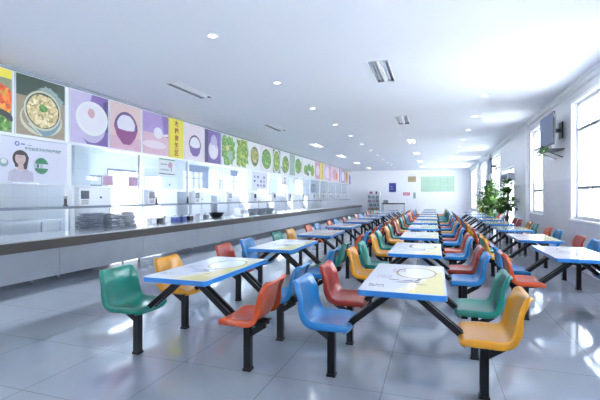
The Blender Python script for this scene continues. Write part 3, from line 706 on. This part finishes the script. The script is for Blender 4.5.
for k in range(5):
    cabinet('kitchen_cabinet', -9.5, -8.85, 15.1 + 3.2 * k, 17.2 + 3.2 * k, 1.5, 'steelk' if k % 2 == 0 else 'whitegloss', '%s kitchen cabinet below the back windows, %s from the two-door steel one' % ('steel' if k % 2 == 0 else 'white', ORD[k] if k else 'first'), 'cabinet', 2)['group'] = 'kitchen cabinets under the back windows'
root = empty('work_table', (-8.6, 5.4, 0), 'long steel work table behind the counter under the banner', 'table')
b = MB(); b.box(-.35, .35, -1.8, 1.8, .86, .9, M['steelk']); b.build('tabletop', root)
b = MB(); b.box(-.33, .33, -1.75, 1.75, .25, .27, M['steelk']); b.build('undershelf', root)
for sx in (-.3, .3):
    for sy in (-1.7, 0, 1.7):
        b = MB(); b.box(sx - .025, sx + .025, sy - .025, sy + .025, 0, .86, M['steelk']); b.build('leg', root)
root = empty('kitchen_hood', (-8.75, 5.0, 1.9), 'steel extractor hood over the work table behind the banner', 'extractor hood')
b = MB(); b.face([(-.8, -2, 0), (.55, -2, 0), (.55, 2, 0), (-.8, 2, 0)][::-1], M['steelk']); b.face([(.55, -2, 0), (.55, 2, 0), (.55, 2, .2), (.55, -2, .2)], M['steelk']); b.face([(.55, -2, .2), (.55, 2, .2), (-.1, 2, .75), (-.1, -2, .75)], M['steelk'])
b.face([(-.8, -2, 0), (-.8, -2, .75), (-.1, -2, .75), (.55, -2, .2), (.55, -2, 0)], M['steelk']); b.face([(-.8, 2, 0), (.55, 2, 0), (.55, 2, .2), (-.1, 2, .75), (-.8, 2, .75)], M['steelk']); b.face([(-.8, -2, .75), (-.8, 2, .75), (-.1, 2, .75), (-.1, -2, .75)], M['steelk'])
b.build('hood_body', root)
b = MB(); b.box(-.7, -.2, -.3, .3, .75, 1.2, M['steelk']); b.build('duct', root)

# ------------------------------------------------------------------ ceiling lights
def troffer(x, y, lit, label):
    root = empty('ceiling_troffer', (x, y, CEIL), label, 'ceiling light', 'twin-slot ceiling lights')
    b = MB(); e = .012
    b.box(-HW, HW, -HL, HL, .050, .060, M['reflector']); 
    for sx in (-1, 1):
        b.box(min(sx * HW, sx * (HW - e)), max(sx * HW, sx * (HW - e)), -HL, HL, 0, .050, M['side_shade'])
        b.box(-HW + e, HW - e, min(sx * HL, sx * (HL - e)), max(sx * HL, sx * (HL - e)), 0, .050, M['side_shade'])
    b.build('housing', root)
    d = MB(); d.box(-.030, .030, -HL + e, HL - e, -.004, .050, M['white']); d.build('divider', root)
    f = MB()
    for (a0, a1, b0, b1) in ((-HW - .02, -HW, -HL - .02, HL + .02), (HW, HW + .02, -HL - .02, HL + .02), (-HW, HW, -HL - .02, -HL), (-HW, HW, HL, HL + .02)): f.box(a0, a1, b0, b1, -.008, .0, M['white'])
    f.build('frame', root)
    for sx in (-.085, .085):
        t = MB(); t.cyl((sx, -HL + .05, .032), .015, 2 * HL - .1, M['tubelit' if lit else 'tubeoff'], 12, axis='Y'); t.build('tube', root)
for (x, y) in TROFFERS:
    k = round((y - 2.5) / 4.77); col = 'posters' if x < -3 else 'middle tables'
    lit = k >= 3
    troffer(x, y, lit, '%s twin-slot recessed ceiling light, %s in the line above the %s' % ('lit' if lit else 'unlit', ORD[k] if k else 'first', col))
dl = empty('downlight', (0, 0, 0))
b = MB(); b.lathe((0, 0, 0), [(.052, .0), (.056, -.008), (.085, -.006), (.088, .0)], M['white'], 24); b.build('trim_ring', dl)
b = MB(); b.cyl((0, 0, -.0045), .052, .003, M['lamp'], 24); b.build('lens', dl)
ft = True
for x in (-2.93, 1.05):
    for k in range(13):
        o = dl if ft else copy_tree(dl); ft = False
        o.location = (x, 2.48 + 2.4 * k, CEIL)
        tag(o, 'round lit ceiling downlight, %s in the %s row' % (ORD[k] if k else 'first', 'left' if x < 0 else 'right, window-side'), 'downlight', 'round ceiling downlights')

# ------------------------------------------------------------------ right side: televisions, plants, air curtain
def tv(y, z, label, rot):
    root = empty('television', (2.36, y, z), label, 'television', 'wall televisions on the window side'); root.rotation_euler = (0, 0, rot)
    b = MB(); b.box(-.035, .012, -.52, .52, -.34, .34, M['dark']); b.build('tv_body', root, .01)
    b = MB(); b.box(-.041, -.0355, -.495, .495, -.31, .315, M['screen']); b.build('tv_screen', root)
    b = MB(); b.box(.012, .25, -.04, .04, -.04, .04, M['dark']); b.box(.235, .26, -.12, .12, -.18, .18, M['dark']); b.build('wall_bracket', root)
    return root
tv(10.1, 2.86, 'flat grey television on a wall bracket between the two nearest windows', .01)
tv(19.0 + .9, 2.80, 'far flat television high on the wall beyond the potted plants', 0)
root = empty('wall_shelf', (2.42, 10.35, 2.44), 'small dark bracket shelf under the nearest television', 'shelf')
b = MB(); b.box(-.16, .23, -.35, .35, 0, .025, M['dark']); b.build('shelf_board', root)
for sy in (-.25, .25):
    b = MB(); b.bar([(.22, sy, -.16), (-.12, sy, -.002)], .02, .02, M['dark']); b.build('bracket', root)

M['leaf'] = mat_food('leaf_green', [rgb(28, 62, 26), rgb(52, 98, 40), rgb(84, 130, 54), rgb(136, 170, 84)], 5, .4)
M['leafy'] = mat_food('leaf_yellow_green', [rgb(110, 150, 40), rgb(170, 190, 60), rgb(214, 210, 90)], 6, .4)
M['bark'] = mat('bark', rgb(86, 70, 52), .8, vary=.25, vscale=12)
M['potw'] = mat('pot_glaze', rgb(196, 204, 214), .3)
M['soil'] = mat('soil', rgb(60, 48, 38), .9, vary=.3, vscale=30)
def leaf(b, p, d, up, L, W, m):
    d = d.normalized(); s = d.cross(up).normalized(); n = s.cross(d)
    P = lambda t, w, h: tuple(p + d * (L * t) + s * (W * w) + n * (L * h))
    rows = [(0, .05, 0), (.3, .5, .05), (.65, .42, .02), (1, .03, -.14)]
    for i in range(3):
        a, c = rows[i], rows[i + 1]
        b.face([P(a[0], -a[1], a[2]), P(a[0], 0, a[2] - .05), P(c[0], 0, c[2] - .05), P(c[0], -c[1], c[2])], m)
        b.face([P(a[0], 0, a[2] - .05), P(a[0], a[1], a[2]), P(c[0], c[1], c[2]), P(c[0], 0, c[2] - .05)], m)
def potted(x, y, h, label, clusters, nleaf, seed, m='leaf', L=.17, pot=(.24, .42), z=0):
    rn = random.Random(seed); root = empty('potted_plant', (x, y, z), label, 'potted plant')
    pr, ph = pot
    b = MB(); b.lathe((0, 0, 0), [(0, 0), (pr * .7, 0), (pr, ph), (pr * 1.08, ph), (pr * 1.08, ph * .93), (pr * .94, ph * .93), (pr * .9, ph * .85)], M['potw'], 24); b.build('pot', root)
    b = MB(); b.cyl((0, 0, ph * .84), pr * .9, .01, M['soil'], 24); b.build('soil', root)
    st = MB(); fo = MB()
    for (cx, cy, cz, r) in clusters:
        st.bar([(0, 0, ph * .8), (cx * .4, 0, (ph + cz) / 2), (cx, 0, cz)], .028, .028, M['bark'])
        for k in range(nleaf):
            v = Vector((rn.gauss(0, 1), rn.gauss(0, 1), rn.gauss(0, 1))).normalized()
            p = Vector((cx, cy, cz)) + v * (r * rn.uniform(.35, 1)) 
            d = (v + Vector((rn.uniform(-.6, .6), rn.uniform(-.6, .6), rn.uniform(-.7, .2))))
            leaf(fo, p, d, Vector((0.1, 0.05, 1)), L * rn.uniform(.7, 1.2), L * .62, M[m])
    st.build('stems', root)
    fo.build('foliage', root)
    return root
potted(2.22, 18.16, 2.0, 'bushy green potted plant, left of the two beside the glass door', [(-.05, 0, 1.62, .36), (-.28, .1, 1.42, .34), (.05, -.2, 1.35, .34), (-.1, .3, 1.3, .36), (-.1, -.02, 1.05, .36), (-.1, -.1, 1.86, .2), (0, .05, .75, .28)], 105, 1)
potted(2.2, 14.28, 2.0, 'slim tall potted plant in front of the glass door, nearer the column', [(0, 0, 1.75, .2), (-.1, .12, 1.45, .24), (.06, -.06, 1.2, .2), (-.16, 0, 1.15, .18)], 75, 2, pot=(.2, .4))
potted(2.0, 20.1, .9, 'low yellow-green potted plant left of the bushy green one', [(0, 0, .72, .24), (-.1, .12, .62, .2)], 60, 4, 'leafy', .14, (.2, .36))
pp = potted(2.38, 10.02, .3, 'little green trailing plant on the shelf below the nearest television', [(-.16, -.1, -.03, .05), (-.17, .05, -.10, .06), (-.17, -.2, -.02, .04)], 22, 5, 'leaf', .07, (.04, .035), z=2.466)

root = empty('air_curtain', (2.47, 16.0, 2.12), 'grey air curtain unit mounted inside the glass exit door', 'air curtain')
b = MB(); b.box(-.12, .12, -.85, .85, -.13, .13, M['potw']); b.build('casing', root, .02)
b = MB()
for k in range(10): b.box(-.126, -.119, -.7 + k * .14, -.6 + k * .14, -.08, .08, M['greybar'])
b.build('grille', root)
b = MB(); b.box(-.10, .10, -.8, .8, -.145, -.128, M['bark']); b.build('outlet', root)
b = MB(); b.box(.10, .18, -.84, -.78, -.1, .1, M['alu']); b.box(.10, .18, .78, .84, -.1, .1, M['alu']); b.build('mount', root)

# wall sticker marks and outdoor air conditioner
def wall_plate(y, z, w, h, m, label):
    b = MB(); b.box(-.012, 0, -w / 2, w / 2, -h / 2, h / 2, M[m]); return tag(b.build('wall_sign', None, .003, loc=(XR, y, z)), label, 'sign')
root = empty('outdoor_unit', (3.45, 9.55, .62), 'blue-grey air conditioner outdoor unit outside the nearest window', 'air conditioner')
M['acblue'] = mat('ac_louvre', rgb(120, 140, 186), .5)
b = MB(); b.box(-.16, .16, -.42, .42, 0, .62, M['acblue']); b.build('casing', root, .015)
b = MB()
for k in range(9): b.box(-.175, -.16, -.38, .38, .05 + k * .06, .085 + k * .06, M['potw'])
b.build('grille', root)
for sy in (-.3, .3):
    b = MB(); b.box(-.2, .2, sy - .02, sy + .02, -.04, 0, M['alu']); b.box(-.16, -.12, sy - .02, sy + .02, -.84, -.04, M['alu']); b.box(.12, .16, sy - .02, sy + .02, -.84, -.04, M['alu']); b.build('stand', root)

# ------------------------------------------------------------------ far wall
YB = YF - .001
def board(name, x0, x1, z0, z1, m, frame, label, cat, marks=()):
    root = empty(name, ((x0 + x1) / 2, YB, (z0 + z1) / 2), label, cat); W, H = (x1 - x0) / 2, (z1 - z0) / 2
    b = MB(); b.box(-W, W, -.025, 0, -H, H, M[frame]); b.build('backing_board', root)
    p = MB(); p.box(-W + .03, W - .03, -.03, -.025, -H + .03, H - .03, M[m])
    for (a0, a1, b0, b1, mm) in marks: p.box(-W + 2 * W * a0, -W + 2 * W * a1, -.034, -.0301, -H + 2 * H * b0, -H + 2 * H * b1, M[mm])
    p.build('printed_sheet', root); return root
C('blueboard', 52, 60, 170, .05); C('mint', 204, 236, 212, .03); C('mintline', 120, 190, 140, .05); C('redsign', 214, 80, 120, .05); C('brass', 176, 158, 120, .08)
board('hanging_notice_board', -1.09, 1.45, 1.86, 3.07, 'mint', 'mintline', 'large pale green notice board on the far wall', 'notice board', [(.03, .97, .08 + .085 * k, .095 + .085 * k, 'mintline') for k in range(10)] + [(.2 * k, .2 * k + .004, .05, .95, 'mintline') for k in range(1, 5)])
bb = board('wall_sign', -3.68, -3.10, 1.83, 2.59, 'blueboard', 'blueboard', 'deep blue rectangular sign on the far wall right of the drinks fridge', 'sign', [(.25, .5, .55, .62, 'banner'), (.25, .7, .3, .34, 'banner')])
board('wall_plaque', -2.13, -1.49, 2.66, 3.11, 'brass', 'brass', 'brass coloured plaque high on the far wall left of the green board', 'plaque')
board('wall_sign', -2.53, -1.97, 1.54, 1.79, 'redsign', 'redsign', 'small pinkish red sign on the far wall under the brass plaque', 'sign', [(.15, .85, .4, .6, 'pinkw')])
board('wall_sign', -1.73, -1.49, 1.27, 1.80, 'gryg', 'paper', 'narrow pale grey notice on the far wall beside the red sign', 'notice')

# drinks fridge
root = empty('drinks_fridge', (-4.9, 33.98, 0), 'white glass-door drinks fridge against the far wall by the counter end', 'fridge')
b = MB(); b.box(-.55, -.50, -.35, .35, .08, 1.92, M['whitegloss']); b.box(.50, .55, -.35, .35, .08, 1.92, M['whitegloss']); b.box(-.5, .5, .3, .35, .08, 1.92, M['whitegloss']); b.box(-.5, .5, -.35, .3, .08, .30, M['whitegloss']); b.box(-.5, .5, -.35, .3, 1.62, 1.92, M['whitegloss'])
b.build('cabinet_body', root)
b = MB(); b.box(-.3, -.05, -.356, -.349, 1.68, 1.86, M['redsign']); b.box(.2, .34, -.356, -.349, 1.66, 1.88, M['deepv']); b.build('header_print', root)
for z in (.62, .95, 1.28):
    b = MB(); b.box(-.5, .5, -.30, .3, z, z + .02, M['whitegloss']); b.build('shelf', root)
for sx in (-.25, .25):
    b = MB(); b.box(sx - .245, sx + .245, -.352, -.345, .31, 1.61, M['screenglass']); d = b.build('door', root)
    b = MB(); b.box(sx + (.2 if sx < 0 else -.22), sx + (.22 if sx < 0 else -.2), -.39, -.355, .8, 1.1, M['alu']); b.build('handle', d)
for sx in (-1, 1):
    b = MB(); b.box(sx * .5 - .04, sx * .5 + .04, -.3, .3, 0, .08, M['dark']); b.build('foot', root)
first_b = {}
for r_, (z, cols) in enumerate(((.302, ('meat', 'dark', 'redtext', 'gold')), (.642, ('deepv', 'paper', 'inkb')), (.972, ('dark', 'platew', 'redsign')), (1.302, ('redtext', 'inkb', 'paper')))):
    for k in range(8):
        c = cols[(k * 7 + r_) % len(cols)]
        b = MB(); b.lathe((0, 0, 0), [(0, 0), (.035, 0), (.035, .15), (.014, .20), (.014, .23), (0, .23)], M[c], 12)
        tag(b.build('drink_bottle', None, loc=(-5.29 + k * .11, 33.78, z)), 'drink bottle inside the far fridge, %s shelf, %s from the left' % (('bottom', 'second', 'third', 'top')[r_], ('first' if k == 0 else ORD[k])), 'bottle', 'bottles in the drinks fridge')
# steel table at the far wall
root = empty('side_table', (-3.23, 33.6, 0), 'long dark topped steel side table standing at the far wall', 'table')
b = MB(); b.box(-.92, .92, -.32, .32, .82, .92, M['apron']); b.build('tabletop', root, .008)
b = MB(); b.box(-.88, .88, -.28, .28, .22, .25, M['steel']); b.build('shelf', root)
for sx in (-.85, .85):
    for sy in (-.26, .26):
        b = MB(); b.box(sx - .025, sx + .025, sy - .025, sy + .025, 0, .86, M['steel']); b.build('leg', root)
b = MB(); b.box(-.2, .2, -.2, .2, 0, .22, M['greybar']); b.box(-.16, .16, -.16, .16, .22, .26, M['steel']); tag(b.build('steel_pot', None, .03, loc=(-3.85, 33.6, .922)), 'dark square steel pot on the left end of the far side table', 'pot')

# ------------------------------------------------------------------ daylight, camera, view
w = bpy.data.worlds.new('daylight'); SC.world = w; w.use_nodes = True
nt = w.node_tree; bg = nt.nodes['Background']
tc = nt.nodes.new('ShaderNodeTexCoord'); sp = nt.nodes.new('ShaderNodeSeparateXYZ'); nt.links.new(tc.outputs['Generated'], sp.inputs[0])
mr = nt.nodes.new('ShaderNodeMapRange'); mr.inputs['From Min'].default_value = -.1; mr.inputs['From Max'].default_value = .7
nt.links.new(sp.outputs[2], mr.inputs['Value'])
cr_ = nt.nodes.new('ShaderNodeValToRGB'); cr_.color_ramp.elements[0].color = (.90, .94, 1.0, 1); cr_.color_ramp.elements[1].color = (.84, .89, 1.0, 1)
nt.links.new(mr.outputs[0], cr_.inputs[0]); nt.links.new(cr_.outputs[0], bg.inputs['Color'])
bg.inputs['Strength'].default_value = 10.0
sd = bpy.data.lights.new('sun', 'SUN'); sd.energy = 110.0; sd.angle = R(1.0); sd.color = (.97, .98, 1.0)
so_ = bpy.data.objects.new('sun', sd); COL.objects.link(so_)
so_.rotation_euler = Vector((.57, .12, -.82)).to_track_quat('-Z', 'Y').to_euler()

cam = bpy.data.cameras.new('camera'); co = bpy.data.objects.new('camera', cam); COL.objects.link(co)
co.location = (0, 0, 1.41); co.rotation_euler = (R(90), 0, R(18.65))
cam.sensor_width = 36; cam.lens = 24.0; cam.shift_y = -.005; cam.clip_start = .05; cam.clip_end = 300
SC.camera = co
vs = SC.view_settings
vs.view_transform = 'Standard'; vs.look = 'None'; vs.gamma = 1.0; vs.use_curve_mapping = False; vs.exposure = -0.05
SC.cycles.use_denoising = True
SC.cycles.max_bounces = 10; SC.cycles.diffuse_bounces = 6; SC.cycles.glossy_bounces = 5; SC.cycles.transparent_max_bounces = 16
SC.cycles.sample_clamp_indirect = 20
